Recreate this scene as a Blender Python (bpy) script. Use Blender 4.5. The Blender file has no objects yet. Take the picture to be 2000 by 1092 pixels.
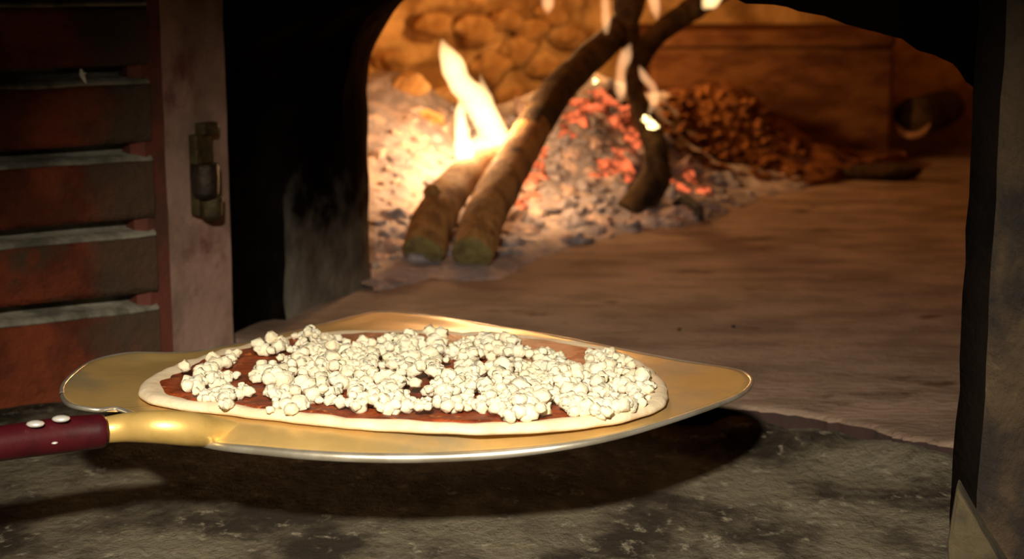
import bpy, bmesh, math, random
from mathutils import Vector, noise, Matrix
random.seed(7)
sc = bpy.context.scene
col = sc.collection
V = Vector
# ------------------------------------------------------------------ camera model
F, CX, CY = 3172.0, 1000.0, 546.0
H = 0.344
TH = math.atan((CY + 60) / F)
ST, CT = math.sin(TH), math.cos(TH)
CAM = V((0, 0, H))
def ray(px, py):
    dx, dy = (px - CX) / F, (py - CY) / F
    return V((dx, CT - dy * ST, -ST - dy * CT))
def at_z(px, py, z=0.0):
    d = ray(px, py); return CAM + d * ((z - H) / d.z)
def at_y(px, py, y):
    d = ray(px, py); return CAM + d * (y / d.y)
def at_plane(px, py, p0, n):
    d = ray(px, py); return CAM + d * ((p0 - CAM).dot(n) / d.dot(n))
def nz(p, s=1.0, o=0.0):
    return noise.noise(V((p[0] * s + o, p[1] * s + o * .7, p[2] * s - o)))
def sm(x):
    x = max(0.0, min(1.0, x)); return x * x * (3 - 2 * x)

# ------------------------------------------------------------------ materials
def mat(name):
    m = bpy.data.materials.new(name); m.use_nodes = True
    nt = m.node_tree
    b = next(n for n in nt.nodes if n.type == 'BSDF_PRINCIPLED')
    return m, nt, b
def mixed(name, c1, c2, scale=8, rough=.85, metal=0, bump=.3, bscale=40, stretch=(1, 1, 1), lo=.4, hi=.62, c3=None, s3=25, lo3=.55, hi3=.7, detail=6, bdist=.01, spec=None, rot=(0, 0, 0)):
    m, nt, b = mat(name)
    N, L = nt.nodes.new, nt.links.new
    tc = N('ShaderNodeTexCoord'); mp = N('ShaderNodeMapping'); mp.inputs['Scale'].default_value = stretch
    mp.inputs['Rotation'].default_value = rot
    L(tc.outputs['Object'], mp.inputs[0])
    def nscale(s, d=detail):
        n = N('ShaderNodeTexNoise'); n.inputs['Scale'].default_value = s; n.inputs['Detail'].default_value = d
        n.inputs['Roughness'].default_value = .62
        L(mp.outputs[0], n.inputs['Vector']); return n
    def ramp(n, a, z):
        r = N('ShaderNodeMapRange'); r.interpolation_type = 'SMOOTHSTEP'
        r.inputs[1].default_value = a; r.inputs[2].default_value = z
        L(n.outputs[0], r.inputs[0]); return r
    mx = N('ShaderNodeMix'); mx.data_type = 'RGBA'
    mx.inputs[6].default_value = (*c1, 1); mx.inputs[7].default_value = (*c2, 1)
    L(ramp(nscale(scale), lo, hi).outputs[0], mx.inputs[0])
    out = mx.outputs[2]
    if c3:
        m2 = N('ShaderNodeMix'); m2.data_type = 'RGBA'
        L(out, m2.inputs[6]); m2.inputs[7].default_value = (*c3, 1)
        L(ramp(nscale(s3), lo3, hi3).outputs[0], m2.inputs[0]); out = m2.outputs[2]
    L(out, b.inputs['Base Color'])
    b.inputs['Roughness'].default_value = rough; b.inputs['Metallic'].default_value = metal
    if spec is not None: b.inputs['Specular IOR Level'].default_value = spec
    if bump:
        bp = N('ShaderNodeBump'); bp.inputs['Strength'].default_value = bump; bp.inputs['Distance'].default_value = bdist
        L(nscale(bscale, 8).outputs[0], bp.inputs['Height']); L(bp.outputs[0], b.inputs['Normal'])
    m['out'] = 1
    return m
M = {}
M['brick'] = mixed('brick', (.19, .042, .016), (.09, .022, .010), 16, .85, bump=.7, bscale=70, c3=(.06, .045, .028), s3=14, lo3=.54, hi3=.70, spec=.2)
M['mortar'] = mixed('mortar', (.26, .24, .19), (.10, .092, .068), 20, .9, bump=.5, bscale=80)
M['flake'] = mixed('white plaster', (.8, .78, .72), (.7, .68, .6), 30, .9)
M['post'] = mixed('post paint', (.36, .225, .18), (.23, .15, .112), 16, .75, bump=.25, bscale=60, c3=(.15, .055, .05), s3=12, lo3=.55, hi3=.7)
M['post_red'] = mixed('post red', (.14, .034, .020), (.08, .03, .018), 18, .85, bump=.3)
M['soot'] = mixed('soot and shade stone', (.0035, .003, .0027), (.007, .005, .004), 10, .95, bump=.6, bscale=25, spec=0.0)
M['jamb'] = mixed('jamb stone', (.003, .0022, .002), (.006, .004, .0035), 8, .95, bump=.6, bscale=30, spec=0.0, c3=(.020, .012, .008), s3=14, lo3=.6, hi3=.78)
def dust(m):
    # pale ash lying on the foot of the stone, with a ragged top edge
    nt = m.node_tree; N, L = nt.nodes.new, nt.links.new
    b = next(n for n in nt.nodes if n.type == 'BSDF_PRINCIPLED'); src = b.inputs['Base Color'].links[0].from_socket
    tc = N('ShaderNodeTexCoord'); sx = N('ShaderNodeSeparateXYZ'); L(tc.outputs['Object'], sx.inputs[0])
    n = N('ShaderNodeTexNoise'); n.inputs['Scale'].default_value = 26; n.inputs['Detail'].default_value = 6; L(tc.outputs['Object'], n.inputs['Vector'])
    a = N('ShaderNodeMath'); a.operation = 'MULTIPLY_ADD'; L(n.outputs[0], a.inputs[0]); a.inputs[1].default_value = -.20; L(sx.outputs['Z'], a.inputs[2])
    r = N('ShaderNodeMapRange'); r.inputs[1].default_value = -.10; r.inputs[2].default_value = .02; r.inputs[3].default_value = .85; r.inputs[4].default_value = 0
    L(a.outputs[0], r.inputs[0])
    x = N('ShaderNodeMix'); x.data_type = 'RGBA'; L(r.outputs[0], x.inputs[0]); L(src, x.inputs[6]); x.inputs[7].default_value = (.16, .14, .115, 1)
    L(x.outputs[2], b.inputs['Base Color'])
M['jamb_lit_edge'] = mixed('firelit edge tint', (.028, .015, .008), (.010, .006, .004), 16, .95, bump=.6, bscale=30, spec=0.0, stretch=(1, 1, .3), c3=(.06, .035, .016), s3=18, lo3=.55, hi3=.72)  # lighter brown: firelight on the rounded inner edge, put into the colour
dust(M['jamb']); dust(M['jamb_lit_edge'])
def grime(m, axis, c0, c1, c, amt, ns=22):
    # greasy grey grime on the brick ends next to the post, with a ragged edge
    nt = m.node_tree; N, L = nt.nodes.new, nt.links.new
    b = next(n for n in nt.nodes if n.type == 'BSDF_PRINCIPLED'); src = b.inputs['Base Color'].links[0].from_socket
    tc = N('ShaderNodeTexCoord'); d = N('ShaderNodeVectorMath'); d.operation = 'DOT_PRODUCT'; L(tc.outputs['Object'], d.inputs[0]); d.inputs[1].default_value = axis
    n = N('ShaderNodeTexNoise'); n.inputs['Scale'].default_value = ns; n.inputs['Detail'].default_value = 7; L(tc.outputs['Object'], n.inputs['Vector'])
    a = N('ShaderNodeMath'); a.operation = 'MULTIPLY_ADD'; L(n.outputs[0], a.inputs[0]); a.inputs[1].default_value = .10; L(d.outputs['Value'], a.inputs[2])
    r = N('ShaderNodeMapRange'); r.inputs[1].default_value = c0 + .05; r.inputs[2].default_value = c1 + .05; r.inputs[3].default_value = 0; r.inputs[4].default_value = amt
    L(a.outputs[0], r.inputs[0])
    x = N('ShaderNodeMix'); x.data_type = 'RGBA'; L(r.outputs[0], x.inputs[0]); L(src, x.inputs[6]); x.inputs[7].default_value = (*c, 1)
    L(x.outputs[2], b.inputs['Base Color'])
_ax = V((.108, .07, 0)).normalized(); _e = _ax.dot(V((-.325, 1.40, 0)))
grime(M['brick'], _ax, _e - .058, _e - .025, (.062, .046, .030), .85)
M['stone'] = mixed('cheek stone', (.050, .030, .013), (.010, .006, .004), 18, .9, bump=.9, bscale=70, stretch=(1, 1, .7), c3=(.10, .075, .035), s3=40, lo3=.6, hi3=.75)
M['plinth'] = mixed('plinth stone', (.058, .044, .020), (.026, .019, .010), 24, .9, bump=.5)
M['ledge'] = mixed('ledge concrete', (.15, .132, .092), (.022, .017, .012), 12, .95, bump=1.0, bscale=95, stretch=(1, .7, 1), lo=.40, hi=.60, c3=(.24, .215, .16), s3=85, lo3=.56, hi3=.70, detail=10, spec=.2)
M['floor'] = mixed('hearth floor', (.26, .185, .14), (.15, .102, .074), 9, .9, bump=.9, bscale=70, stretch=(1, 1.9, 1), lo=.36, hi=.64, c3=(.075, .042, .022), s3=8, lo3=.59, hi3=.67, bdist=.006, spec=.25)
M['lip'] = mixed('hearth lip brick', (.024, .008, .006), (.014, .006, .005), 20, .9, bump=.6)
M['dome'] = mixed('dome clay', (.66, .41, .17), (.30, .16, .055), 9, .92, bump=.8, bscale=24, bdist=.02, spec=.1)
M['bench'] = mixed('bench brick', (.15, .066, .024), (.075, .028, .011), 9, .9, bump=.6, bscale=30, stretch=(1, 1, 3), spec=.1)
M['ash'] = mixed('ash', (.30, .26, .265), (.18, .155, .165), 14, .98, bump=.8, bscale=55, c3=(.40, .31, .27), s3=30, lo3=.5, hi3=.65, spec=.1)
M['chips'] = mixed('brown chips', (.20, .08, .022), (.05, .016, .008), 26, .95, bump=1.0, bscale=40, bdist=.02, spec=.1)
M['ashdust'] = mixed('ash dust', (.20, .19, .18), (.12, .11, .10), 16, .98, bump=.6, bscale=50, spec=.1)
M['coal_grey'] = mixed('grey coal', (.33, .295, .31), (.21, .185, .20), 1.6, .95, bump=.45, bscale=3.5, bdist=.25, spec=.1)
M['coal_pale'] = mixed('pale coal', (.50, .36, .30), (.34, .26, .24), 1.6, .95, bump=.45, bscale=3.5, bdist=.25, spec=.1)
M['coal_brown'] = mixed('brown coal', (.22, .09, .025), (.07, .02, .008), 1.6, .95, bump=.45, bscale=3.5, bdist=.25, spec=.1)
M['charcoal'] = mixed('charcoal', (.006, .006, .007), (.016, .014, .013), 60, .85, bump=.5, bscale=100)
M['bark'] = mixed('bark', (.38, .21, .07), (.20, .10, .035), 45, .85, bump=1.0, bscale=110, stretch=(1, 1, .5), c3=(.045, .024, .012), s3=30, lo3=.6, hi3=.72, spec=.3)
M['bark_dark'] = mixed('charred bark', (.075, .045, .018), (.022, .012, .007), 30, .9, bump=1.0, bscale=90, c3=(.14, .10, .035), s3=22, lo3=.6, hi3=.75, spec=.2)
M['cut'] = mixed('cut wood', (.19, .15, .05), (.10, .075, .028), 60, .85, bump=.5, bscale=90)
M['bowl'] = mixed('clay log end', (.30, .16, .08), (.2, .1, .05), 30, .9)
M['iron'] = mixed('old iron', (.045, .032, .022), (.02, .014, .012), 60, .5, .6, bump=.3, bscale=120)
M['iron_ol'] = mixed('rusty olive iron', (.075, .058, .018), (.035, .025, .011), 60, .6, .4, bump=.4, bscale=140)
M['peel'] = mixed('peel metal', (.70, .47, .17), (.56, .38, .14), 14, .40, .5, bump=.06, bscale=40, c3=(.40, .33, .20), s3=9, lo3=.48, hi3=.68)
M['peel_edge'] = mixed('peel edge', (.75, .70, .60), (.55, .5, .4), 30, .35, .8, bump=.05)
M['neck'] = mixed('peel neck', (.70, .47, .15), (.54, .36, .10), 24, .42, .5, bump=.05)
M['handle'] = mixed('handle wood', (.050, .003, .006), (.03, .002, .005), 30, .4, bump=.05, spec=.4)
M['rivet'] = mixed('rivet', (.9, .88, .84), (.8, .78, .74), 30, .3, .5, bump=0)
M['dough'] = mixed('dough', (.82, .69, .49), (.72, .56, .37), 40, .75, bump=.35, bscale=90, bdist=.004)
M['sauce'] = mixed('tomato sauce', (.33, .062, .014), (.15, .024, .007), 45, .5, bump=1.0, bscale=110, spec=.3, c3=(.62, .17, .03), s3=90, lo3=.58, hi3=.7, bdist=.004)
M['cheese'] = mixed('white cheese', (.90, .83, .64), (.85, .75, .53), 60, .6, bump=.8, bscale=260, bdist=.003)
for q, w_ in (('cheese', .35), ('dough', .25)):
    b_ = next(n for n in M[q].node_tree.nodes if n.type == 'BSDF_PRINCIPLED')
    b_.inputs['Subsurface Weight'].default_value = w_; b_.inputs['Subsurface Radius'].default_value = (1, .7, .4); b_.inputs['Subsurface Scale'].default_value = .003
def glow(name, c, s, base=(.3, .15, .12)):
    m, nt, b = mat(name)
    N, L = nt.nodes.new, nt.links.new
    tc = N('ShaderNodeTexCoord'); n = N('ShaderNodeTexNoise'); n.inputs['Scale'].default_value = 1.3; n.inputs['Detail'].default_value = 5
    L(tc.outputs['Object'], n.inputs['Vector'])
    r = N('ShaderNodeMapRange'); r.inputs[1].default_value = .42; r.inputs[2].default_value = .64; r.inputs[3].default_value = .05; r.inputs[4].default_value = s
    L(n.outputs[0], r.inputs[0]); L(r.outputs[0], b.inputs['Emission Strength'])
    b.inputs['Emission Color'].default_value = (*c, 1); b.inputs['Base Color'].default_value = (*base, 1); b.inputs['Roughness'].default_value = .95
    return m
M['coal_glow'] = glow('glowing coal', (1, .17, .055), 1.5, (.16, .06, .045))
M['coal_hot'] = glow('hot coal', (1, .75, .30), 9)
def fire(name, c, s):
    m, nt, b = mat(name); nt.nodes.remove(b)
    e = nt.nodes.new('ShaderNodeEmission'); e.inputs[0].default_value = (*c, 1); e.inputs[1].default_value = s
    o = next(n for n in nt.nodes if n.type == 'OUTPUT_MATERIAL')
    nt.links.new(e.outputs[0], o.inputs['Volume']); return m
M['fire'] = fire('flame', (1, .62, .26), 120)
M['fire_small'] = fire('small flame', (1, .50, .22), 62)

# ------------------------------------------------------------------ object helpers
def tag(o, label=None, cat=None, group=None, kind=None):
    for k, v in (('label', label), ('category', cat), ('group', group), ('kind', kind)):
        if v: o[k] = v
    return o
def mesh_of(name, verts, faces, mats, fmat=None, smooth=True):
    me = bpy.data.meshes.new(name)
    me.from_pydata([tuple(v) for v in verts], [], faces)
    bm = bmesh.new(); bm.from_mesh(me); bmesh.ops.recalc_face_normals(bm, faces=bm.faces); bm.to_mesh(me); bm.free()
    for m in (mats if isinstance(mats, list) else [mats]): me.materials.append(m)
    if fmat:
        for p, i in zip(me.polygons, fmat): p.material_index = i
    if smooth:
        for p in me.polygons: p.use_smooth = True
    return me
def make(name, verts, faces, mats, parent=None, fmat=None, smooth=True, origin='base'):
    """link one mesh object given world-space vertices; its origin goes to its base centre"""
    verts = [V(v) for v in verts]
    lo = V([min(v[i] for v in verts) for i in range(3)]); hi = V([max(v[i] for v in verts) for i in range(3)])
    c = V(((lo.x + hi.x) / 2, (lo.y + hi.y) / 2, lo.z)) if origin == 'base' else V((0, 0, 0))
    o = bpy.data.objects.new(name, mesh_of(name, [v - c for v in verts], faces, mats, fmat, smooth))
    col.objects.link(o)
    if parent: o.parent = parent; o.location = c - W(parent)
    else: o.location = c
    return o
def W(o):
    p = V(o.location)
    while o.parent: o = o.parent; p += V(o.location)
    return p
def empty(name, loc):
    o = bpy.data.objects.new(name, None); o.location = loc; o.empty_display_size = .02; col.objects.link(o); return o
def struct(o, label=None): o['kind'] = 'structure'; (label and tag(o, label)); return o
def catmull(pts, n):
    out = []
    P = [pts[0] + (pts[0] - pts[1])] + pts + [pts[-1] + (pts[-1] - pts[-2])]
    for i in range(1, len(P) - 2):
        for k in range(n):
            t = k / n; a, b, c, d = P[i - 1], P[i], P[i + 1], P[i + 2]
            out.append(.5 * ((2 * b) + (c - a) * t + (2 * a - 5 * b + 4 * c - d) * t * t + (3 * b - a - 3 * c + d) * t ** 3))
    out.append(P[-2]); return out
def tube(pts, rads, seg=20, sub=6, rough=0.0, rs=30, squash=None, cap=True, seed=0., ends=(False, False)):
    """a tapering tube along pts; squash = (axis, factor) flattens along a world axis; ends round the tips"""
    P4 = [V((p[0], p[1], p[2])) for p in pts]
    C = catmull(P4, sub)
    R = [r.x for r in catmull([V((r, 0, 0)) for r in rads], sub)]
    if ends[0]:
        t = (C[0] - C[1]).normalized(); r = R[0]
        pre = [(C[0] + t * r * .55 * math.sin(a), r * math.cos(a)) for a in (1.45, 1.1, .7, .35)]
        C = [p for p, _ in pre] + C; R = [q for _, q in pre] + R
    if ends[1]:
        t = (C[-1] - C[-2]).normalized(); r = R[-1]
        post = [(C[-1] + t * r * .55 * math.sin(a), r * math.cos(a)) for a in (.35, .7, 1.1, 1.45)]
        C += [p for p, _ in post]; R += [q for _, q in post]
    vs, fs = [], []
    up = V((0, 0, 1)); 
    t0 = (C[1] - C[0]).normalized(); side = t0.cross(up)
    if side.length < .1: side = t0.cross(V((0, 1, 0)))
    side.normalize()
    for i, c in enumerate(C):
        t = (C[min(i + 1, len(C) - 1)] - C[max(i - 1, 0)]).normalized()
        side = (side - t * side.dot(t)).normalized(); b = side.cross(t)
        for k in range(seg):
            a = 2 * math.pi * k / seg
            d = side * math.cos(a) + b * math.sin(a)
            r = R[i]
            if rough: r *= 1 + rough * (nz(c + d * r, rs, seed) + .5 * nz(c + d * r, rs * 2.7, seed + 3))
            o = d * r
            if squash: o[squash[0]] *= squash[1]
            vs.append(c + o)
    n = len(C)
    for i in range(n - 1):
        for k in range(seg):
            k2 = (k + 1) % seg
            fs.append((i * seg + k, i * seg + k2, (i + 1) * seg + k2, (i + 1) * seg + k))
    if cap:
        fs.append(tuple(range(seg - 1, -1, -1))); fs.append(tuple((n - 1) * seg + k for k in range(seg)))
    return vs, fs
def box(lo, hi):
    v = [V((x, y, z)) for z in (lo[2], hi[2]) for y in (lo[1], hi[1]) for x in (lo[0], hi[0])]
    return v, [(0, 1, 3, 2), (4, 6, 7, 5), (0, 4, 5, 1), (2, 3, 7, 6), (0, 2, 6, 4), (1, 5, 7, 3)]
def join(*ms):
    vs, fs = [], []
    for v, f in ms:
        n = len(vs); vs += list(v); fs += [tuple(i + n for i in q) for q in f]
    return vs, fs
def prism(plan, z0, z1, nzs=1):
    n = len(plan); vs = []
    for j in range(nzs + 1):
        z = z0 + (z1 - z0) * j / nzs
        vs += [V((p[0], p[1], z)) for p in plan]
    fs = [(j * n + i, j * n + (i + 1) % n, (j + 1) * n + (i + 1) % n, (j + 1) * n + i) for j in range(nzs) for i in range(n)]
    fs += [tuple(range(n - 1, -1, -1)), tuple(nzs * n + i for i in range(n))]
    return vs, fs
def bevel(o, w=.003, seg=2):
    m = o.modifiers.new('bevel', 'BEVEL'); m.width = w; m.segments = seg; m.limit_method = 'ANGLE'; return o
_ico = {}
def ico(sub):
    if sub not in _ico:
        bm = bmesh.new(); bmesh.ops.create_icosphere(bm, subdivisions=sub, radius=1)
        bm.verts.ensure_lookup_table()
        _ico[sub] = ([v.co.copy() for v in bm.verts], [tuple(v.index for v in f.verts) for f in bm.faces]); bm.free()
    return _ico[sub]
def lump(c, r, sq=(1, 1, 1), amp=.35, sc_=1.1, seed=0., sub=2):
    v, f = ico(sub)
    return [c + V((q.x * sq[0], q.y * sq[1], q.z * sq[2])) * r * (1 + amp * noise.noise(q * sc_ + V((seed, seed * 1.7, -seed)))) for q in v], f

# ================================================================== SETTING
ZL = -0.015                                     # ledge height, the hearth is z = 0
L0, R0 = V((-.262, 1.50, 0)), V((.34, 1.153, 0))
U = (R0 - L0).normalized(); VV = V((-U.y, U.x, 0))     # along the front, into the oven
L1, R1 = V((-.147, 1.79, 0)), R0 + VV * .33 + U * .06
# hearth floor: one slab, front edge traced along the mouth
front = [L0 - U * .25, L0, at_z(1440, 795), at_z(1560, 803), at_z(1700, 830), at_z(1765, 850), at_z(1875, 866), R0 + U * .25]
nx, ny = 90, 110
vs, fs, fm = [], [], []
def front_pt(s):
    s *= len(front) - 1; i = min(int(s), len(front) - 2); return front[i].lerp(front[i + 1], s - i)
for j in range(ny + 1):
    for i in range(nx + 1):
        p = front_pt(i / nx); b = V((-.75 + 2.45 * i / nx, 3.55, 0)); q = p.lerp(b, (j / ny) ** 1.3)
        q.z = .0025 * noise.noise(V((q.x * 5, q.y * 16, 3))) + .0015 * noise.noise(V((q.x * 14, q.y * 40, 9)))
        if j == 0: q.z -= .003; q += V((.004 * noise.noise(V((i * .5, 0, 0))), .006 * noise.noise(V((i * .4, 5, 0))), 0))
        vs.append(q)
for j in range(ny):
    for i in range(nx):
        a = j * (nx + 1) + i; fs.append((a, a + 1, a + nx + 2, a + nx + 1)); fm.append(0)
b0 = len(vs)
for i in range(nx + 1): q = vs[i].copy(); q.z = -.03; q.y += .004; vs.append(q)
for i in range(nx): fs.append((i, b0 + i, b0 + i + 1, i + 1)); fm.append(1)
struct(make('floor', vs, fs, [M['floor'], M['lip']], None, fm, origin='w'), 'brown oven hearth floor with wavy dark streaks, lit by the fire')
# ledge in front
vs, fs = [], []; nx, ny = 120, 90
for j in range(ny + 1):
    for i in range(nx + 1):
        x = -1.0 + 1.9 * i / nx; y = .45 + 1.25 * j / ny
        pL = V((x, y, 0)) - L0; dl = -pL.dot(VV)
        vs.append(V((x, y, ZL + .017 * sm(1 - abs(dl + .0) / .07) * (.6 + .6 * noise.noise(V((x * 25, y * 25, 8)))) + .004 * noise.noise(V((x * 9, y * 12, 1))) + .002 * noise.noise(V((x * 40, y * 50, 4))) - .004)))
for j in range(ny):
    for i in range(nx):
        a = j * (nx + 1) + i; fs.append((a, a + 1, a + nx + 2, a + nx + 1))
struct(make('hearth_ledge', vs, fs, M['ledge'], origin='w'), 'mottled grey brown stone ledge in front of the oven mouth')

# left brick cheek: bricks in courses with struck mortar
A, B = V((-.433, 1.33, 0)), V((-.325, 1.40, 0)); bd = (B - A).normalized(); bn = V((bd.y, -bd.x, 0))
def bw(s, d, z): p = B - bd * s + bn * d; return V((p.x, p.y, z))
ms, fm = [], []
pitch, gap = .0660, .0125
BZ = ZL + .0135
for c in range(10):
    z0 = BZ + (c * pitch if c else 0) - (0 if c else .04); z1 = BZ + (c + 1) * pitch - gap
    s = -.011; k = 0
    lens = [.135, .215, .215, .215] if c % 2 else [.245, .215, .215, .215]
    for ln in lens:
        n0 = 6; vs = []; d0 = .0015 * noise.noise(V((c * 3.1, k * 5.3, 0)))
        for (d, zz) in ((-.018, z0), (.009 + d0, z0 + .002), (.011 + d0, z0 + .008), (.011 + d0, z1 - .008), (.009 + d0, z1 - .002), (-.018, z1)):
            for i in range(n0 + 1):
                t = s + ln * i / n0; e = min(i, n0 - i) == 0
                p = bw(t, d - (.0006 if e else 0) + .0012 * noise.noise(V((t * 30, zz * 40, c))), zz + .0016 * noise.noise(V((t * 14, c * 2.2, zz))))
                vs.append(p)
        f = [(j * (n0 + 1) + i, j * (n0 + 1) + i + 1, (j + 1) * (n0 + 1) + i + 1, (j + 1) * (n0 + 1) + i) for j in range(5) for i in range(n0)]
        ms.append((vs, f)); fm += [0] * len(f)
        s += ln; k += 1
    # mortar, sloping out towards the brick below
    n0 = 40; vs = []
    for (d, zz) in ((-.016, z1 + gap + .003), (-.016, z1 + gap * .30), (.0035, z1 + gap * .28), (.0100, z1 + .0006), (.0108, z1 - .002), (0, z1 - .004)):
        for i in range(n0 + 1):
            t = -.011 + .78 * i / n0
            vs.append(bw(t, d + .0012 * noise.noise(V((t * 60, zz * 60, c))), zz + .0018 * noise.noise(V((t * 18, c * 3, 7)))))
    f = [(j * (n0 + 1) + i, j * (n0 + 1) + i + 1, (j + 1) * (n0 + 1) + i + 1, (j + 1) * (n0 + 1) + i) for j in range(5) for i in range(n0)]
    ms.append((vs, f)); fm += [1] * len(f)
bk = ([bw(-.012, -.017, -.05), bw(.8, -.017, -.05), bw(.8, -.017, .7), bw(-.012, -.017, .7)], [(0, 1, 2, 3)])
ms.append(bk); fm += [1]
v, f = join(*ms)
struct(make('wall_left', v, f, [M['brick'], M['mortar']], None, fm, origin='w'), 'red brick cheek wall with pale mortar lines left of the mouth')
# jamb post
plan = [(-.3285, 1.394), (-.3165, 1.396), (-.3035, 1.4165), (-.2625, 1.494), (-.266, 1.502), (-.30, 1.52), (-.36, 1.44)]
v, f = prism(plan, -.03, .62, 24)
n = len(plan)
for i, p in enumerate(v): p += V((.0012, -.0008, 0)) * noise.noise(V((i * .9, p.z * 20, 0)))
fmt = [1 if (i % n) in (0, 1, 6) else 0 for i in range(24 * n)] + [0, 0]
struct(make('trim_1', v, f, [M['post'], M['post_red']], None, fmt, smooth=False, origin='w'), 'pinkish grey upright post with a red stripe, between brick and oven mouth')

# oven mouth: front face + lofted tunnel
ZS = .232
def ring(l, r, b, outl=0, outr=0, ex=1.0, zs=ZS):
    pts = []; w = (r - l); c = (l + r) / 2
    for i in range(14): pts.append(l - U * outl + V((0, 0, -.04 + (zs + .04) * i / 14)))
    for i in range(49):
        a = math.pi * i / 48
        p = c - w * .5 * (math.copysign(abs(math.cos(a)) ** ex, math.cos(a))) * (1 + (outl + outr) / w.length) + V((0, 0, zs + b * math.sin(a) ** ex)); pts.append(p)
    for i in range(13, -1, -1): pts.append(r + U * outr + V((0, 0, -.04 + (zs + .04) * i / 14)))
    return pts
BN, BF = .098, .17
rings = []
outer = []
n1 = ring(L0, R0, BN)
cN = (L0 + R0) / 2
for i, p in enumerate(n1):
    q = p.copy(); d = q - cN; u = d.dot(U)
    if i < 14: q = p - U * .25
    elif i >= 63: q = p + U * .6
    else: t = (i - 14) / 48; q = cN + U * (-.55 + 1.45 * t); q.z = .8
    outer.append(q - VV * .002)
rings.append(outer)
rn = ring(L0, R0, BN, ex=.93)
rn = [p + V((0, 0, .006 * noise.noise(V((i * .9, 3, 0))))) + U * .006 * noise.noise(V((i * 1.1, 8, 0))) for i, p in enumerate(rn)]
rings.append(rn)
for s, ol, orr in ((.02, .014, .01), (.22, .014, .01), (.30, .012, .01), (.315, .0, .01), (.45, 0, .01), (.6, 0, .01), (.75, 0, 0), (.86, .001, 0), (.94, .004, .002), (1.0, .014, .006), (1.03, .03, .02), (1.05, .12, .12), (1.06, .45, .4)):
    l, r = L0.lerp(L1, s), R0.lerp(R1, s); b = BN + (BF - BN) * sm(s)
    rg = ring(l, r, b + (max(ol - .014, 0) * .6), ol, orr)
    rings.append([p + V((nz(p, 22), nz(p, 22, 5), nz(p, 22, 9) * .5)) * .005 for p in rg])
vs = [p for r in rings for p in r]; m_ = len(rings[0]); fs = []; fm = []
for j in range(len(rings) - 1):
    for i in range(m_ - 1):
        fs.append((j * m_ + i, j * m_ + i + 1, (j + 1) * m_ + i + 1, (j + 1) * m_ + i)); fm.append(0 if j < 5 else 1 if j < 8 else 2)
struct(make('wall_front', vs, fs, [M['soot'], M['jamb'], M['jamb_lit_edge']], None, fm, origin='w'), 'soot black arched oven mouth with a deep stone jamb')

# right stone cheek, standing nearer than the mouth
E = at_y(1872, 880, .955); E.z = 0
plan = [(E.x + .10, E.y + .24), (E.x + .001, E.y + .012), (E.x + .012, E.y - .006), (E.x + .020, E.y - .010), (E.x + .5, E.y - .02), (E.x + .5, E.y + .3)]
v, f = prism(plan, -.05, .75, 40); n = len(plan)
for p in v: p += V((nz(p, 40), nz(p, 40, 4), 0)) * .0022
fmt = [(1 if (i % n) in (0, 1, 5) else 0) for i in range(40 * n)] + [0, 0]  # left side and chamfer near black: their shade is put into the colour
struct(make('wall_right', v, f, [M['stone'], M['soot']], None, fmt, origin='w'), 'rough brown stone cheek at the right side of the mouth')
def wedge(x, y, d): return at_y(x, y, d)
tri = [wedge(1868, 950, E.y - .010), wedge(1850, 1060, E.y - .016), wedge(1853, 1140, E.y - .022), wedge(1978, 1140, E.y - .034), wedge(1916, 1035, E.y - .028)]
vs = tri + [p + V((.012, .035, 0)) for p in tri]; n = 5
o = make('trim_2', vs, [(0, 1, 2, 3, 4), (9, 8, 7, 6, 5)] + [(k, (k + 1) % n, n + (k + 1) % n, n + k) for k in range(n)], M['plinth'], smooth=False)
bevel(o, .0025); struct(o, 'pale stone wedge at the foot of the right cheek')

# oven chamber: round wall and vault
OC, OR = V((.47, 2.42, 0)), .95
def chamber(z0, z1, name, label, na=220, nzz=46):
    vs, fs, ok = [], [], []
    for j in range(nzz + 1):
        z = z0 + (z1 - z0) * j / nzz
        k = 1.0 if z < .26 else math.sqrt(max(.0004, 1 - ((z - .26) / .34) ** 2))
        for i in range(na):
            a = 2 * math.pi * i / na
            d = V((math.cos(a), math.sin(a), 0)); p = OC + d * OR * k; p.z = z
            fireside = sm((-.1 - p.x + .55) / .5)
            amp = .006 + .034 * fireside
            r = amp * (.8 * noise.noise(p * 9) + 1.0 * noise.noise(p * 22) + .5 * noise.noise(p * 48))
            p -= d * (r + .0); vs.append(p)
    for j in range(nzz):
        for i in range(na):
            q = [j * na + i, j * na + (i + 1) % na, (j + 1) * na + (i + 1) % na, (j + 1) * na + i]
            c = sum((vs[x] for x in q), V()) / 4; w = c - (L0 + R0) / 2
            if w.dot(VV) < .42 and abs(w.dot(U)) < .42 and c.z < .45: continue
            fs.append(tuple(q))
    o = make(name, vs, fs, M['dome'], origin='w'); return struct(o, label)
chamber(-.02, .34, 'wall_back', 'rough clay wall round the back of the oven, orange in the firelight')
chamber(.34, .60, 'ceiling', 'low clay vault of the oven', 160, 16)
# brick bench block at the back right
def bx(px0, px1, y, dep, z0, z1, j=0):
    a, b = at_y(px0, 300, y), at_y(px1, 300, y)
    return box((a.x, y, z0), (b.x, y + dep, z1))
v, f = bx(1270, 1738, 2.96, .36, -.02, .206)
v2, f2 = bx(1262, 1741, 2.945, .38, .206, .236)
v3, f3 = bx(1560, 1722, 2.86, .10, -.02, .022)
vv, ff = join((v, f), (v2, f2), (v3, f3))
struct(bevel(make('wall_bench', vv, ff, M['bench'], smooth=False), .006), 'low brown brick block against the back wall')

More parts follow.
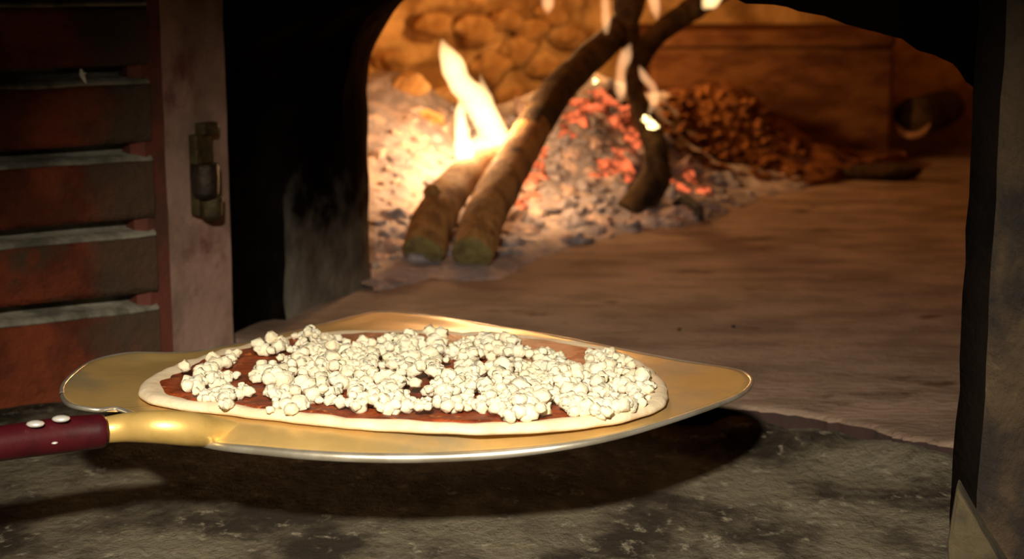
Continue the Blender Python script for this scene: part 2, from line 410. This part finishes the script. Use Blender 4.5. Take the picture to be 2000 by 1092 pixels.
# ================================================================== FIRE
# heap of ash: heights over the hearth
edge_px = [(640, 600), (700, 585), (770, 560), (850, 545), (900, 552), (985, 545), (1060, 505), (1130, 478), (1240, 452), (1370, 440), (1450, 405), (1500, 385), (1560, 372)]
edge = [at_z(*p) for p in edge_px]
def front_dist(x, y):
    best = 9.; sgn = 1
    for a, b in zip(edge, edge[1:]):
        ab = b - a; t = max(0, min(1, ((x - a.x) * ab.x + (y - a.y) * ab.y) / (ab.x ** 2 + ab.y ** 2)))
        dx, dy = x - a.x - ab.x * t, y - a.y - ab.y * t; d = math.hypot(dx, dy)
        if d < best: best = d; sgn = 1 if ab.x * dy - ab.y * dx > 0 else -1
    return best * sgn
def g(x, y, cx, cy, h, sx, sy): return h * math.exp(-((x - cx) / sx) ** 2 - ((y - cy) / sy) ** 2)
def heap(x, y):
    d = front_dist(x, y)
    if d < 0: return -.01
    h = g(x, y, .13, 2.58, .155, .17, .28) + g(x, y, -.20, 2.42, .17, .16, .30) + g(x, y, .36, 2.84, .125, .14, .16) + .012
    h = max(h, .012)
    return h * sm(d / .30) + .008 * sm(d / .04) + .010 * sm(d / .1) * (noise.noise(V((x * 14, y * 14, 0))) + .6 * noise.noise(V((x * 33, y * 33, 2))))
def on_heap(px, py, y0=1.75):
    d = ray(px, py); y = y0
    while y < 3.2:
        p = CAM + d * (y / d.y)
        if p.z <= max(heap(p.x, p.y), 0): return p
        y += .006
    return None
vs, fs = [], []; nx, ny = 150, 170
for j in range(ny + 1):
    for i in range(nx + 1):
        x = -.42 + 1.12 * i / nx; y = 1.70 + 1.45 * j / ny; vs.append(V((x, y, heap(x, y))))
for j in range(ny):
    for i in range(nx):
        q = (j * (nx + 1) + i, j * (nx + 1) + i + 1, (j + 1) * (nx + 1) + i + 1, (j + 1) * (nx + 1) + i)
        if max(vs[k].z for k in q) > -.009 and all(math.hypot(vs[k].x - OC.x, vs[k].y - OC.y) < OR - .02 for k in q): fs.append(q)
fmt = []
for q in fs:
    c = sum((vs[k] for k in q), V()) / 4
    fmt.append(1 if ((c.x - .50) / .29) ** 2 + ((c.y - 2.86) / .25) ** 2 < 1 + .5 * noise.noise(c * 22) else 0)
tag(make('ash_bed', vs, fs, [M['ash'], M['chips']], None, fmt, origin='w'), 'grey bed of ash and embers heaped on the left of the oven floor', 'ash', None, 'stuff')

# coals
kinds = {'grey': M['coal_grey'], 'pale': M['coal_pale'], 'glow': M['coal_glow'], 'brown': M['coal_brown'], 'hot': M['coal_hot'], 'black': M['charcoal']}
coal_mesh = {}
for kn, km in kinds.items():
    for s in range(5):
        v, f = lump(V((0, 0, 0)), 1, (1, .85 + .1 * s % .3, .75), .95, 1.5, 11.3 * s + 2, 3)
        coal_mesh[kn, s] = mesh_of('coal', v, f, km)
info = {
 'grey': ('ash_coal', 'ash grey burnt coal lying in the ember bed', 'coal', 'grey coals in the ember bed'),
 'pale': ('pale_coal', 'pale peach ash coated coal lying in the ember bed', 'coal', 'pale coals in the ember bed'),
 'glow': ('glowing_coal', 'glowing red orange coal among grey coals in the ember bed', 'coal', 'glowing coals in the ember bed'),
 'brown': ('wood_chunk', 'brown charred wood chunk in the dim heap right of the fire', 'wood', 'brown chunks heaped at the back'),
}
def coal(kn, p, r, label=None, name=None):
    nm, lb, ct, gp = info.get(kn, (name, label, 'coal', None))
    o = bpy.data.objects.new(name or nm, coal_mesh[kn, random.randrange(5)]); col.objects.link(o)
    o.location = p - V((0, 0, r * .25)); o.rotation_euler = (random.uniform(-.6, .6), random.uniform(-.6, .6), random.uniform(0, 6.28))
    o.scale = (r * random.uniform(.85, 1.3), r * random.uniform(.75, 1.05), r * random.uniform(.7, 1.0))
    tag(o, label or lb, ct, None if label else gp); return o
used = []
def inside(px, py, poly):
    c = False; n = len(poly)
    for i in range(n):
        x1, y1 = poly[i]; x2, y2 = poly[i - 1]
        if (y1 > py) != (y2 > py) and px < (x2 - x1) * (py - y1) / (y2 - y1) + x1: c = not c
    return c
glow_px = [(1040, 325), (1060, 300), (1022, 352), (1048, 345), (1172, 325), (1222, 252), (1198, 236), (1122, 232), (1150, 214), (1105, 258), (1340, 348), (1368, 372), (1232, 275), (1178, 345), (1182, 196), (1212, 300), (1030, 385), (1165, 180), (1130, 205), (1210, 222), (1325, 365), (1010, 400), (1205, 330)]
for px, py in glow_px:
    p = on_heap(px, py)
    if p: coal('glow', p, random.uniform(.014, .024)); used.append((px, py))
zone = [(735, 300), (800, 215), (880, 205), (960, 250), (1080, 190), (1180, 165), (1260, 200), (1320, 320), (1420, 345), (1480, 380), (1420, 415), (1300, 445), (1120, 475), (1000, 500), (900, 500), (760, 520), (728, 540)]
cnt = 0
for _ in range(9000):
    px, py = random.uniform(725, 1490), random.uniform(165, 545)
    if not inside(px, py, zone) or any(math.hypot(px - a, py - b) < 20 for a, b in used): continue
    p = on_heap(px, py)
    if not p: continue
    left = px < 900 and py < 420
    kn = 'pale' if random.random() < (.75 if left else .38) else 'grey'
    coal(kn, p, random.uniform(.006, .013 if left else .019) * (p.y / 2.1)); used.append((px, py)); cnt += 1
    if cnt >= 270: break
zone2 = [(1290, 190), (1400, 170), (1500, 215), (1560, 300), (1540, 350), (1440, 352), (1330, 312), (1295, 270)]
cnt = 0
for _ in range(4000):
    px, py = random.uniform(1285, 1570), random.uniform(165, 365)
    if not inside(px, py, zone2) or any(math.hypot(px - a, py - b) < 19 for a, b in used): continue
    p = on_heap(px, py)
    if not p: continue
    coal('brown', p, random.uniform(.009, .017)); used.append((px, py)); cnt += 1
    if cnt >= 110: break
p = on_heap(1270, 236, 2.0); ph = at_y(1270, 236, 2.28)
coal('hot', ph, .011, 'bright yellow ember on the bend of the charred branch', 'hot_ember')
p = at_y(1162, 157, 2.34); coal('hot', p, .0045, 'tiny spark of ember on the underside of the long log', 'hot_ember')
# larger clinker stones against the wall on the fire side
st = [(835, 240, 26), (860, 275, 22), (800, 170, 30), (770, 120, 26), (850, 50, 32), (930, 60, 36), (990, 40, 26), (1010, 100, 30), (960, 130, 34), (1060, 130, 30), (880, 190, 26), (1000, 190, 28), (1040, 60, 28), (1110, 70, 30), (790, 260, 24), (1080, 25, 30)]
for px, py, w in st:
    d = ray(px, py); y = 2.3; hit = None
    while y < 3.5:
        p = CAM + d * (y / d.y)
        if math.hypot(p.x - OC.x, p.y - OC.y) > OR - .06 or p.z < heap(p.x, p.y) + .004: hit = p; break
        y += .01
    if hit is None: continue
    v, f = lump(V((0, 0, 0)), 1, (1.1, .9, .85), .5, 1.2, px * .37, 3)
    o = bpy.data.objects.new('clinker_stone', mesh_of('clinker_stone', [q * (w / F * hit.y) for q in v], f, M['dome'])); col.objects.link(o)
    o.location = hit
    tag(o, 'rough orange lit clinker stone on the wall behind the flames', 'stone', 'clinker stones behind the flames')
# black charcoal and ash crumbs
pts = [at_z(1315, 402, .012), at_z(1335, 393, .02), at_z(1355, 405, .016), at_z(1366, 425, .006)]
v, f = tube(pts, [.006, .009, .010, .007], 12, 5, .35, 60, ends=(True, True))
tag(make('charcoal_piece', v, f, M['charcoal']), 'curved black charcoal piece at the right foot of the ember bed', 'charcoal')
o = coal('black', at_z(1432, 637, .001), .0022, 'tiny black charcoal crumb on the open hearth floor', 'charcoal_crumb')
o = coal('black', at_z(1327, 642, .001), .0016, 'faint dark crumb on the hearth left of the black crumb', 'charcoal_crumb')

# logs
def log(name, path, label, cat, barkm, cut=True, rough=.10, seed=0., extra=None, group=None, char=9.):
    pts = [at_y(x, y, d) for x, y, w, d in path]; rad = [w / F * d / 2 for x, y, w, d in path]
    t = empty(name, (pts[0].x, pts[0].y, pts[0].z - rad[0])); tag(t, label, cat, group)
    v, f = tube(pts, rad, 26, 8, rough, 26, seed=seed, ends=(False, True), cap=True)
    if extra: v, f = join((v, f), *extra)
    k0 = char + 0
    fmt = [1 if sum(v[i].y for i in q) / len(q) + .07 * noise.noise(v[q[0]] * 34) > k0 else 0 for q in f]
    make('bark', v, f, [barkm, M['bark_dark']], t, fmt)
    if cut:
        ax = (pts[0] - pts[1]).normalized(); s = ax.cross(V((0, 0, 1))).normalized(); b = s.cross(ax)
        vs = [pts[0] + ax * .0035]; fs = []
        for rr, off in ((.45, .0034), (.80, .003), (.93, .0012), (.97, -.002)):
            for k in range(26):
                a = 2 * math.pi * k / 26
                vs.append(pts[0] + ax * (off + .0006 * noise.noise(V((k, rr * 9, seed)))) + (s * math.cos(a) + b * math.sin(a)) * rad[0] * rr)
        for k in range(26): fs.append((0, 1 + k, 1 + (k + 1) % 26))
        for q in range(3):
            for k in range(26): fs.append((1 + q * 26 + k, 1 + (q + 1) * 26 + k, 1 + (q + 1) * 26 + (k + 1) % 26, 1 + q * 26 + (k + 1) % 26))
        c = make('cut_end', vs, fs, M['cut'], t); tag(c, 'pale olive sawn end')
    return t
kn = tube([at_y(862, 395, 1.93), at_y(838, 372, 1.925)], [.015, .010], 14, 4, .3, 60, ends=(False, True))
log('firewood_log', [(826, 492, 84, 1.865), (842, 440, 84, 1.90), (872, 388, 78, 1.96), (915, 338, 66, 2.05), (965, 305, 56, 2.13)], 'short split log with sawn end and a knot, left of the long log', 'log', M['bark'], seed=2., extra=[kn])
log('firewood_log', [(922, 496, 84, 1.845), (940, 440, 84, 1.89), (966, 385, 82, 1.95), (1018, 290, 74, 2.08), (1080, 190, 66, 2.22), (1140, 125, 58, 2.34), (1200, 68, 54, 2.46), (1230, 20, 50, 2.55), (1250, -40, 46, 2.64)], 'long log leaning back from the floor up to the top of the fire', 'log', M['bark'], seed=5., char=2.10)
ex = tube([at_y(1292, 300, 2.33), at_y(1296, 350, 2.30), at_y(1270, 400, 2.26), at_y(1245, 432, 2.23)], [.009, .010, .010, .008], 12, 5, .2, 50, ends=(True, True))
t = log('charred_branch', [(1225, 408, 46, 2.225), (1252, 380, 50, 2.24), (1276, 340, 48, 2.27), (1280, 290, 46, 2.30), (1262, 235, 42, 2.33), (1240, 180, 36, 2.37), (1246, 125, 38, 2.41), (1280, 72, 42, 2.46), (1330, 32, 44, 2.52), (1400, -14, 44, 2.58), (1470, -60, 40, 2.64)], 'bent charred branch standing in the ember bed, curving up to the right', 'branch', M['bark_dark'], cut=False, rough=.16, seed=9.)
v, f = ex; make('twig', v, f, M['bark_dark'], t)
log('charred_stick', [(1236, 175, 26, 2.42), (1238, 120, 34, 2.44), (1226, 50, 44, 2.47), (1216, -20, 48, 2.50), (1205, -60, 46, 2.52)], 'dark upright stick between the long log and the bent branch', 'stick', M['bark_dark'], cut=False, rough=.16, seed=14.)
# charred log end at the back right
c = at_y(1784, 230, 2.98); c2 = c + V((.12, .22, 0))
v, f = tube([c, c2], [.037, .034], 28, 8, .08, 26, ends=(False, True))
t = empty('charred_log', (c.x, c.y, 0)); tag(t, 'round charred log end with a pale rim by the back right wall', 'log')
make('bark', v, f, M['bark_dark'], t)
ax = (c - c2).normalized(); s = ax.cross(V((0, 0, 1))).normalized(); b = s.cross(ax)
rg = [c + ax * .004 + (s * math.cos(k) + b * math.sin(k)) * .033 for k in [math.pi * (1.08 + .84 * i / 14) for i in range(15)]]
if rg[7].z > c.z: rg = [c * 2 - q for q in rg]
v, f = tube(rg, [.002, .003, .005, .006] + [.0065] * 7 + [.006, .005, .003, .002], 8, 1)
tag(make('rim', v, f, M['bowl'], t), 'pale ash rim')
bl = lump(at_z(1725, 337, .012), .030, (2.1, .9, .5), .45, 1.2, 4.4, 3)  # flat lump that makes the dark patch at the foot of the block
tag(make('dark_lump', *bl, M['bark_dark']), 'flat dark lump at the foot of the brick block', 'wood')

# flames: glowing gas, so volumes that emit and cast no shade
def flame(name, tongues, label, m, depth=.8, d=None, vox=.0020, wob=.22):
    parts = []
    for tg in tongues:
        pts = [at_y(x, y, dd) for x, y, w, dd in tg]; rad = [max(w / F * dd / 2, .0006) for x, y, w, dd in tg]
        parts.append(tube(pts, rad, 18, 6, wob, 38, squash=(1, depth), ends=(True, True), seed=tg[0][0] * .01))
    v, f = join(*parts)
    o = make(name, v, f, m)
    r = o.modifiers.new('weld', 'REMESH'); r.mode = 'VOXEL'; r.voxel_size = vox
    tag(o, label, 'flame'); return o
D = 2.13
flame('flame', [
    [(985, 314, 22, D), (976, 290, 48, D), (964, 262, 54, D), (944, 222, 58, D), (922, 190, 54, D), (897, 160, 48, D), (880, 122, 46, D), (868, 96, 24, D), (863, 76, 5, D)],
    [(905, 338, 14, D - .10), (908, 305, 40, D - .09), (904, 270, 32, D - .06), (899, 235, 22, D - .03), (902, 205, 20, D), (914, 172, 16, D)],
    [(966, 245, 28, D), (956, 208, 24, D), (946, 178, 17, D), (937, 142, 4, D)],
    [(930, 340, 5, D - .06), (936, 315, 22, D - .04), (945, 295, 26, D)],
    [(905, 310, 30, D), (940, 295, 60, D), (975, 290, 52, D), (995, 276, 6, D)],
    [(952, 320, 6, D), (948, 300, 40, D), (950, 275, 40, D)],
    [(886, 290, 4, D), (895, 262, 16, D), (906, 235, 14, D)],
], 'tall white hot flame leaping up between the two sawn logs', M['fire'])
flame('flame', [[(1212, 200, 8, 2.33), (1212, 175, 24, 2.33), (1212, 140, 20, 2.33), (1222, 110, 24, 2.33), (1232, 85, 6, 2.33)]], 'small peach flame under the crossing of the log and sticks', M['fire_small'])
flame('flame', [[(1268, 222, 10, 2.275), (1278, 195, 20, 2.275), (1274, 170, 18, 2.275), (1258, 150, 18, 2.285), (1248, 128, 5, 2.30)]], 'thin curling flame on the right edge of the bent branch', M['fire_small'])
flame('flame', [[(1184, 64, 12, 2.40), (1184, 40, 20, 2.40), (1182, 5, 18, 2.40), (1180, -30, 6, 2.40)]], 'upright flame above the top of the long log', M['fire_small'])
flame('flame', [[(1283, 38, 8, 2.44), (1280, 15, 22, 2.44), (1274, -15, 20, 2.44), (1270, -40, 6, 2.44)]], 'flame tip rising in the bend of the charred branch', M['fire_small'])
flame('flame', [[(1374, 16, 10, 2.5), (1384, 4, 30, 2.5), (1402, -10, 26, 2.5), (1412, -30, 8, 2.5)]], 'bright flame on top of the charred branch, rightmost of the flames', M['fire'])
flame('flame', [[(1070, 26, 8, 2.6), (1070, 10, 24, 2.6), (1070, -12, 20, 2.6), (1072, -30, 6, 2.6)]], 'small flame at the back between wall and long log', M['fire_small'])

# ================================================================== PEEL AND PIZZA
AL = math.radians(3.2)
PN, PT = V((0, math.sin(AL), math.cos(AL))), V((0, math.cos(AL), -math.sin(AL)))
P0 = at_y(785, 742, 1.067)
def plane_pt(px, py, h=0.): return at_plane(px, py, P0 + PN * h, PN)
def ab(p): d = p - P0; return d.x, d.dot(PT)
def pt(a, b, h=0.): return P0 + V((1, 0, 0)) * a + PT * b + PN * h
blade_px = [(121, 780), (124, 762), (142, 742), (180, 720), (250, 705), (340, 698), (440, 682), (540, 660), (640, 636), (700, 621), (740, 614), (800, 617), (880, 628), (980, 645), (1090, 663), (1200, 685), (1320, 708), (1420, 722), (1455, 730), (1468, 744), (1450, 766), (1400, 788), (1300, 822), (1200, 850), (1100, 869), (1000, 881), (900, 888), (800, 891), (700, 890), (600, 885), (500, 876), (430, 869), (385, 860), (340, 846), (300, 828), (262, 808), (228, 799), (190, 804), (150, 802), (130, 795)]
def edge_h(x, y): return -.0095 * sm((y - 806) / 45) * sm((x - 230) / 150) * (1 - .8 * sm((x - 900) / 350))
bp = [(*ab(plane_pt(x, y, edge_h(x, y))), edge_h(x, y)) for x, y in blade_px]
ol = catmull([V(p) for p in bp + [bp[0]]], 5)[:-1]
def blade_h(p, f, eh):
    e = sm((f - .86) / .14); x = max(0, (f - .86) / .14)
    back = sm((p.y + .02) / .10)
    return e * (.0022 * back + .004 * sm((-p.x - .15) / .06)) * (1 if eh > -.002 else 0) + eh * x ** 1.7
fr = [0, .2, .4, .6, .75, .83, .86, .88, .90, .92, .94, .96, .98, 1.0]
no = len(ol); cen = V((0, 0, 0))
for p in ol: cen += V((p.x, p.y, 0)) / no
TB = .0022
vs, fs = [], []
for side in (0, 1):
    for q in fr[1:]:
        for p in ol:
            w = cen.lerp(V((p.x, p.y, 0)), q); vs.append(pt(w.x, w.y, blade_h(w, q, p.z) + .0004 * noise.noise(V((w.x * 30, w.y * 30, 2))) - (TB if side else 0)))
nr = len(fr) - 1
vs += [pt(cen.x, cen.y, 0), pt(cen.x, cen.y, -TB)]
for side in (0, 1):
    b0 = side * nr * no
    for k in range(no): fs.append((len(vs) - 2 + side, b0 + k, b0 + (k + 1) % no))
    for j in range(nr - 1):
        for k in range(no): fs.append((b0 + j * no + k, b0 + j * no + (k + 1) % no, b0 + (j + 1) * no + (k + 1) % no, b0 + (j + 1) * no + k))
for k in range(no):
    a0 = (nr - 1) * no; fs.append((a0 + k, a0 + (k + 1) % no, nr * no + a0 + (k + 1) % no, nr * no + a0 + k))
peel = empty('pizza_peel', P0 + V((0, 0, -.012)))
tag(peel, 'brass coloured metal pizza peel with dark red handle, held above the ledge', 'pizza peel')
make('blade', vs, fs, M['peel'], peel)
rim = [pt(p.x, p.y, blade_h(p, 1.0, p.z) - TB / 2) for p in ol]
v, f = tube(rim + [rim[0]], [.0016 + .0014 * min(1, p.z / -.0095) * sm((p.x + .18) / .15) for p in ol + [ol[0]]], 10, 1)
tag(make('rolled_edge', v, f, M['peel_edge'], peel), 'paler silver rolled edge')
def nk(x, y, w, h=0.): p = plane_pt(x, y, h); return p, w / F * p.y / 2
nkp = [nk(150, 845, 46), nk(205, 840, 54), nk(250, 835, 60, .001), nk(310, 834, 68, .002), nk(370, 838, 70, -.0005), nk(430, 845, 60, -.0055), nk(490, 853, 48, -.0095), nk(560, 862, 30, -.0125), nk(620, 868, 14, -.014)]
v, f = tube([p for p, r in nkp], [r for p, r in nkp], 22, 8, ends=(True, True))
make('neck', v, f, M['neck'], peel)
hp = [nk(196, 842, 70), nk(120, 850, 74), nk(0, 866, 72), nk(-200, 893, 72), nk(-420, 925, 74)]
v, f = tube([p for p, r in hp], [r for p, r in hp], 26, 8, ends=(True, True))
hd = make('handle', v, f, M['handle'], peel); tag(hd, 'dark red wooden handle')
for x, y, r in ((119, 815, .0046), (69, 825, .0046), (106, 862, .0018)):
    p = plane_pt(x, 850 + (120 - x) * .13); c = at_y(x, y + 3, p.y - (.0075 if y < 840 else .0100))
    v, f = lump(c, r, (1.15, .9, .42), 0, 1, 0, 2)
    make('rivet', v, f, M['rivet'], hd)

pz_px = [(268, 760), (300, 737), (370, 708), (440, 687), (520, 670), (600, 657), (700, 650), (800, 650), (900, 653), (1000, 658), (1100, 668), (1180, 682), (1240, 703), (1282, 733), (1304, 768), (1292, 796), (1230, 817), (1150, 830), (1050, 839), (950, 842), (850, 839), (740, 834), (640, 826), (540, 814), (430, 802), (340, 792), (285, 782)]
pp = [ab(plane_pt(*q, .004)) for q in pz_px]
ca, cb = sum(p[0] for p in pp) / len(pp), sum(p[1] for p in pp) / len(pp)
pol = sorted((math.atan2(b - cb, a - ca), math.hypot(a - ca, b - cb)) for a, b in pp)
def prad(t):
    t = (t + math.pi) % (2 * math.pi) - math.pi
    n = len(pol)
    for i in range(n):
        t0, r0 = pol[i]; t1, r1 = pol[(i + 1) % n]
        if i == n - 1: t1 += 2 * math.pi; t = t + 2 * math.pi if t < t0 else t
        if t0 <= t <= t1 or i == n - 1:
            k = (t - t0) / (t1 - t0); return r0 + (r1 - r0) * k
print('pizza radii', [round(p[1], 3) for p in pol], 'P0', P0)
NA = 180
rad_s = [prad(2 * math.pi * k / NA) for k in range(NA)]
rad_s = [(rad_s[k - 2] + rad_s[k - 1] * 2 + rad_s[k] * 3 + rad_s[(k + 1) % NA] * 2 + rad_s[(k + 2) % NA]) / 9 * (1 + .012 * noise.noise(V((k * .35, 0, 4)))) for k in range(NA)]
def polar_sheet(prof, radf, seed):
    vs, fs = [], []
    for q, h in prof:
        for k in range(NA):
            a = 2 * math.pi * k / NA; r = radf(k) * q
            x, y = ca + r * math.cos(a), cb + r * math.sin(a)
            hh = h * (1 + .22 * noise.noise(V((x * 45, y * 45, seed)))) if h > 0 else h
            vs.append(pt(x, y, hh))
    vs.append(pt(ca, cb, prof[0][1])); n = len(prof)
    for k in range(NA): fs.append((len(vs) - 1, k, (k + 1) % NA))
    for j in range(n - 1):
        for k in range(NA): fs.append((j * NA + k, j * NA + (k + 1) % NA, (j + 1) * NA + (k + 1) % NA, (j + 1) * NA + k))
    vs.append(pt(ca, cb, prof[-1][1])); 
    for k in range(NA): fs.append((len(vs) - 1, (n - 1) * NA + (k + 1) % NA, (n - 1) * NA + k))
    return vs, fs
pizza = empty('pizza', pt(ca, cb, .0008))
tag(pizza, 'unbaked round pizza with red sauce and white cheese crumbles, on the metal peel', 'pizza')
v, f = polar_sheet([(.3, .004), (.6, .004), (.8, .0042), (.90, .0052), (.94, .0068), (.963, .0074), (.982, .0068), (.995, .005), (1.0, .0034), (.995, .0018), (.98, .0008), (.6, .0006)], lambda k: rad_s[k], 2)
make('crust', v, f, M['dough'], pizza)
v, f = polar_sheet([(.25, .0062), (.5, .0062), (.7, .0062), (.85, .0064), (.93, .0068), (.975, .0072), (1.0, .0058), (.98, .0035), (.5, .003)], lambda k: rad_s[k] * (.925 + .022 * max(0, -math.sin(2 * math.pi * k / NA)) + .035 * noise.noise(V((math.cos(k * .0349) * 4, math.sin(k * .0349) * 4, 3))) + .02 * noise.noise(V((k * .4, 0, 9)))), 5)
make('sauce', v, f, M['sauce'], pizza)
# cheese: clumps of small curds
bare = [[(285, 760), (370, 715), (430, 735), (380, 770), (320, 775)], [(490, 690), (590, 672), (585, 690), (520, 705)], [(985, 655), (1130, 665), (1165, 692), (1080, 692), (1000, 682)], [(860, 650), (960, 655), (940, 672), (880, 668)], [(660, 655), (770, 655), (740, 672), (690, 668)], [(785, 735), (870, 742), (850, 762), (790, 755)], [(400, 780), (600, 790), (640, 812), (430, 795)], [(700, 812), (960, 818), (960, 840), (720, 832)], [(470, 735), (530, 750), (520, 775), (470, 770)], [(1070, 790), (1140, 785), (1130, 815), (1060, 815)], [(930, 690), (985, 695), (960, 712), (925, 705)], [(440, 700), (500, 705), (480, 725), (430, 720)]]
che_zone = [(380, 735), (440, 690), (570, 668), (600, 655), (700, 662), (880, 660), (960, 668), (1100, 685), (1200, 695), (1262, 722), (1285, 745), (1270, 775), (1200, 795), (1100, 808), (1000, 812), (860, 810), (700, 806), (560, 790), (440, 785), (395, 765)]
def curd(c, r, seed):
    bits = []
    for k in range(random.choice((4, 5, 6))):
        o = V((random.gauss(0, .58), random.gauss(0, .58), random.uniform(-.25, .62))) * r if k else V()
        bits.append(lump(c + o, r * (random.uniform(.42, .70) if k else .8), (1, 1, .9), .55, 1.6, seed + k * 3.1, 2))
    return join(*bits)
spots = []
tries = 0
while len(spots) < 235 and tries < 30000:
    tries += 1
    px, py = random.uniform(375, 1292), random.uniform(655, 815)
    if not inside(px, py, che_zone) or any(inside(px, py, q) for q in bare): continue
    if inside(px, py, [(380, 740), (470, 690), (560, 700), (620, 760), (640, 800), (440, 800)]) and random.random() < .82: continue
    if py > 790 and random.random() < .85: continue
    p = plane_pt(px, py, .012); a, b = ab(p)
    dm = .0090 if 600 < px < 1160 and 665 < py < 795 else .0108
    if any(math.hypot(a - x, b - y) < dm for x, y, *_ in spots): continue
    spots.append((a, b, px, py))
extra_px = [(415, 735), (400, 728), (427, 742), (455, 770), (440, 778), (470, 762), (542, 772), (538, 765), (385, 756), (1250, 745), (1262, 752), (1235, 760), (590, 655), (605, 660), (1140, 800), (1165, 795), (1120, 797)]
for px, py in extra_px: a, b = ab(plane_pt(px, py, .010)); spots.append((a, b, px, py))
spots.sort(key=lambda s: s[1])
rest = []
for i, (a, b, px, py) in enumerate(spots):
    dense = sm(1 - abs(px - 800) / 520)
    r = random.uniform(.0040, .0082); h = .0066 + r * .45 + random.uniform(0, .0055) * dense
    m = curd(pt(a, b, h), r, i * 1.37)
    if i < 100: make('cheese_crumble', *m, M['cheese'], pizza)
    else: rest.append(m)
o = make('cheese_crumbles', *join(*rest), M['cheese'], pizza); o['kind'] = 'stuff'

# ================================================================== SMALL THINGS
# hinge on the post
hc = at_y(395, 335, 1.442)
hx = V((.48, .877, 0)); hn = V((.877, -.48, 0))        # along the post face, out of it
t = empty('door_hinge', at_y(395, 428, 1.442)); tag(t, 'old iron hinge with a rounded knuckle on the pinkish post', 'hinge')
def hb(x0, x1, y0, y1, d0, d1, b=.0015):
    y = 1.442; c0, c1 = at_y(x0, y0, y), at_y(x1, y1, y); s0 = (c0 - hc).x / hx.x * .55; s1 = (c1 - hc).x / hx.x * .55
    vs = []
    for z in (c1.z, c0.z):
        for d in (d0, d1):
            for s in (s0, s1): q = hc + hx * s + hn * d; q.z = z; vs.append(q)
    return vs, [(0, 1, 3, 2), (4, 6, 7, 5), (0, 4, 5, 1), (2, 3, 7, 6), (0, 2, 6, 4), (1, 5, 7, 3)]
bevel(make('plate', *hb(372, 420, 262, 418, -.006, .003), M['iron_ol'], t, smooth=False), .001)
bevel(make('top_cap', *hb(384, 424, 240, 264, -.004, .007), M['iron_ol'], t, smooth=False), .0015)
ztop, zb = at_y(395, 318, 1.442).z, at_y(395, 384, 1.442).z
c = hc + hn * .006 - hx * .004
v, f = tube([V((c.x, c.y, ztop)), V((c.x, c.y, (ztop + zb) / 2)), V((c.x, c.y, zb + .004))], [.0125, .0125, .0120], 22, 4, ends=(False, True))
make('knuckle', v, f, M['iron'], t)
c = hc + hn * .004 + hx * .006
v, f = tube([V((c.x, c.y, at_y(395, 384, 1.442).z)), V((c.x, c.y, at_y(395, 420, 1.442).z))], [.0105, .010], 22, 4, ends=(False, True))
make('pin', v, f, M['iron_ol'], t)
# white flake on the mortar
fp = [at_plane(x, y, bw(0, .016, 0), bn) for x, y in ((158, 136), (160, 145), (163, 153), (168, 162))]
v, f = tube(fp, [.0012, .0022, .0020, .0008], 8, 4, .4, 300, ends=(True, True))
v2, f2 = tube([fp[1], fp[1] + V((.0035, 0, .001))], [.001, .0005], 8, 3, ends=(True, True))
tag(make('plaster_flake', *join((v, f), (v2, f2)), M['flake']), 'small white plaster flake stuck on the top mortar line', 'flake')
sp = [at_z(1484, 832, -.010), at_z(1500, 846, -.012)]
v, f = tube(sp, [.0009, .0009], 6, 3); tag(make('straw', v, f, M['dough']), 'pale thin straw on the ledge right of the peel', 'straw')

# ================================================================== LIGHT, CAMERA
def light(name, kind, loc, e, c, size, target=None):
    l = bpy.data.lights.new(name, kind); l.energy = e; l.color = c
    o = bpy.data.objects.new(name, l); o.location = loc; col.objects.link(o)
    if kind in ('POINT', 'SPOT'): l.shadow_soft_size = size
    if target is not None: o.rotation_euler = (V(target) - V(loc)).to_track_quat('-Z', 'Y').to_euler()
    return o
k = light('kitchen_lamp', 'SPOT', (-.07, -.03, .60), 120, (1, .87, .67), .025, (.0, .90, -.05))
k.data.spot_size = math.radians(54); k.data.spot_blend = 1.0
fl = at_y(950, 240, D); light('fire_light', 'POINT', fl, 4.2, (1, .57, .26), .03)
light('fire_light', 'POINT', at_y(915, 175, D), 2.6, (1, .57, .26), .02)
light('back_wall_fill', 'POINT', at_y(1110, 12, 2.70), 7.5, (1, .52, .18), .02)  # added fill behind the long log, brightens the back wall and bench top
light('fire_light', 'POINT', at_y(900, 285, D - .08), .4, (1, .57, .26), .02)
w = bpy.data.worlds.new('dark room'); sc.world = w; w.use_nodes = True
bg = next(n for n in w.node_tree.nodes if n.type == 'BACKGROUND'); bg.inputs[0].default_value = (1, .85, .65, 1); bg.inputs[1].default_value = .006
cam = bpy.data.cameras.new('camera'); co = bpy.data.objects.new('camera', cam); col.objects.link(co); sc.camera = co
cam.sensor_width = 36; cam.lens = 36 * F / 2000; cam.clip_start = .02
co.location = CAM; co.rotation_euler = (math.pi / 2 - TH, 0, 0)
cam.dof.use_dof = True; cam.dof.focus_distance = 1.03; cam.dof.aperture_fstop = 9
sc.view_settings.view_transform = 'Standard'; sc.view_settings.look = 'None'; sc.view_settings.gamma = 1; sc.view_settings.exposure = 0
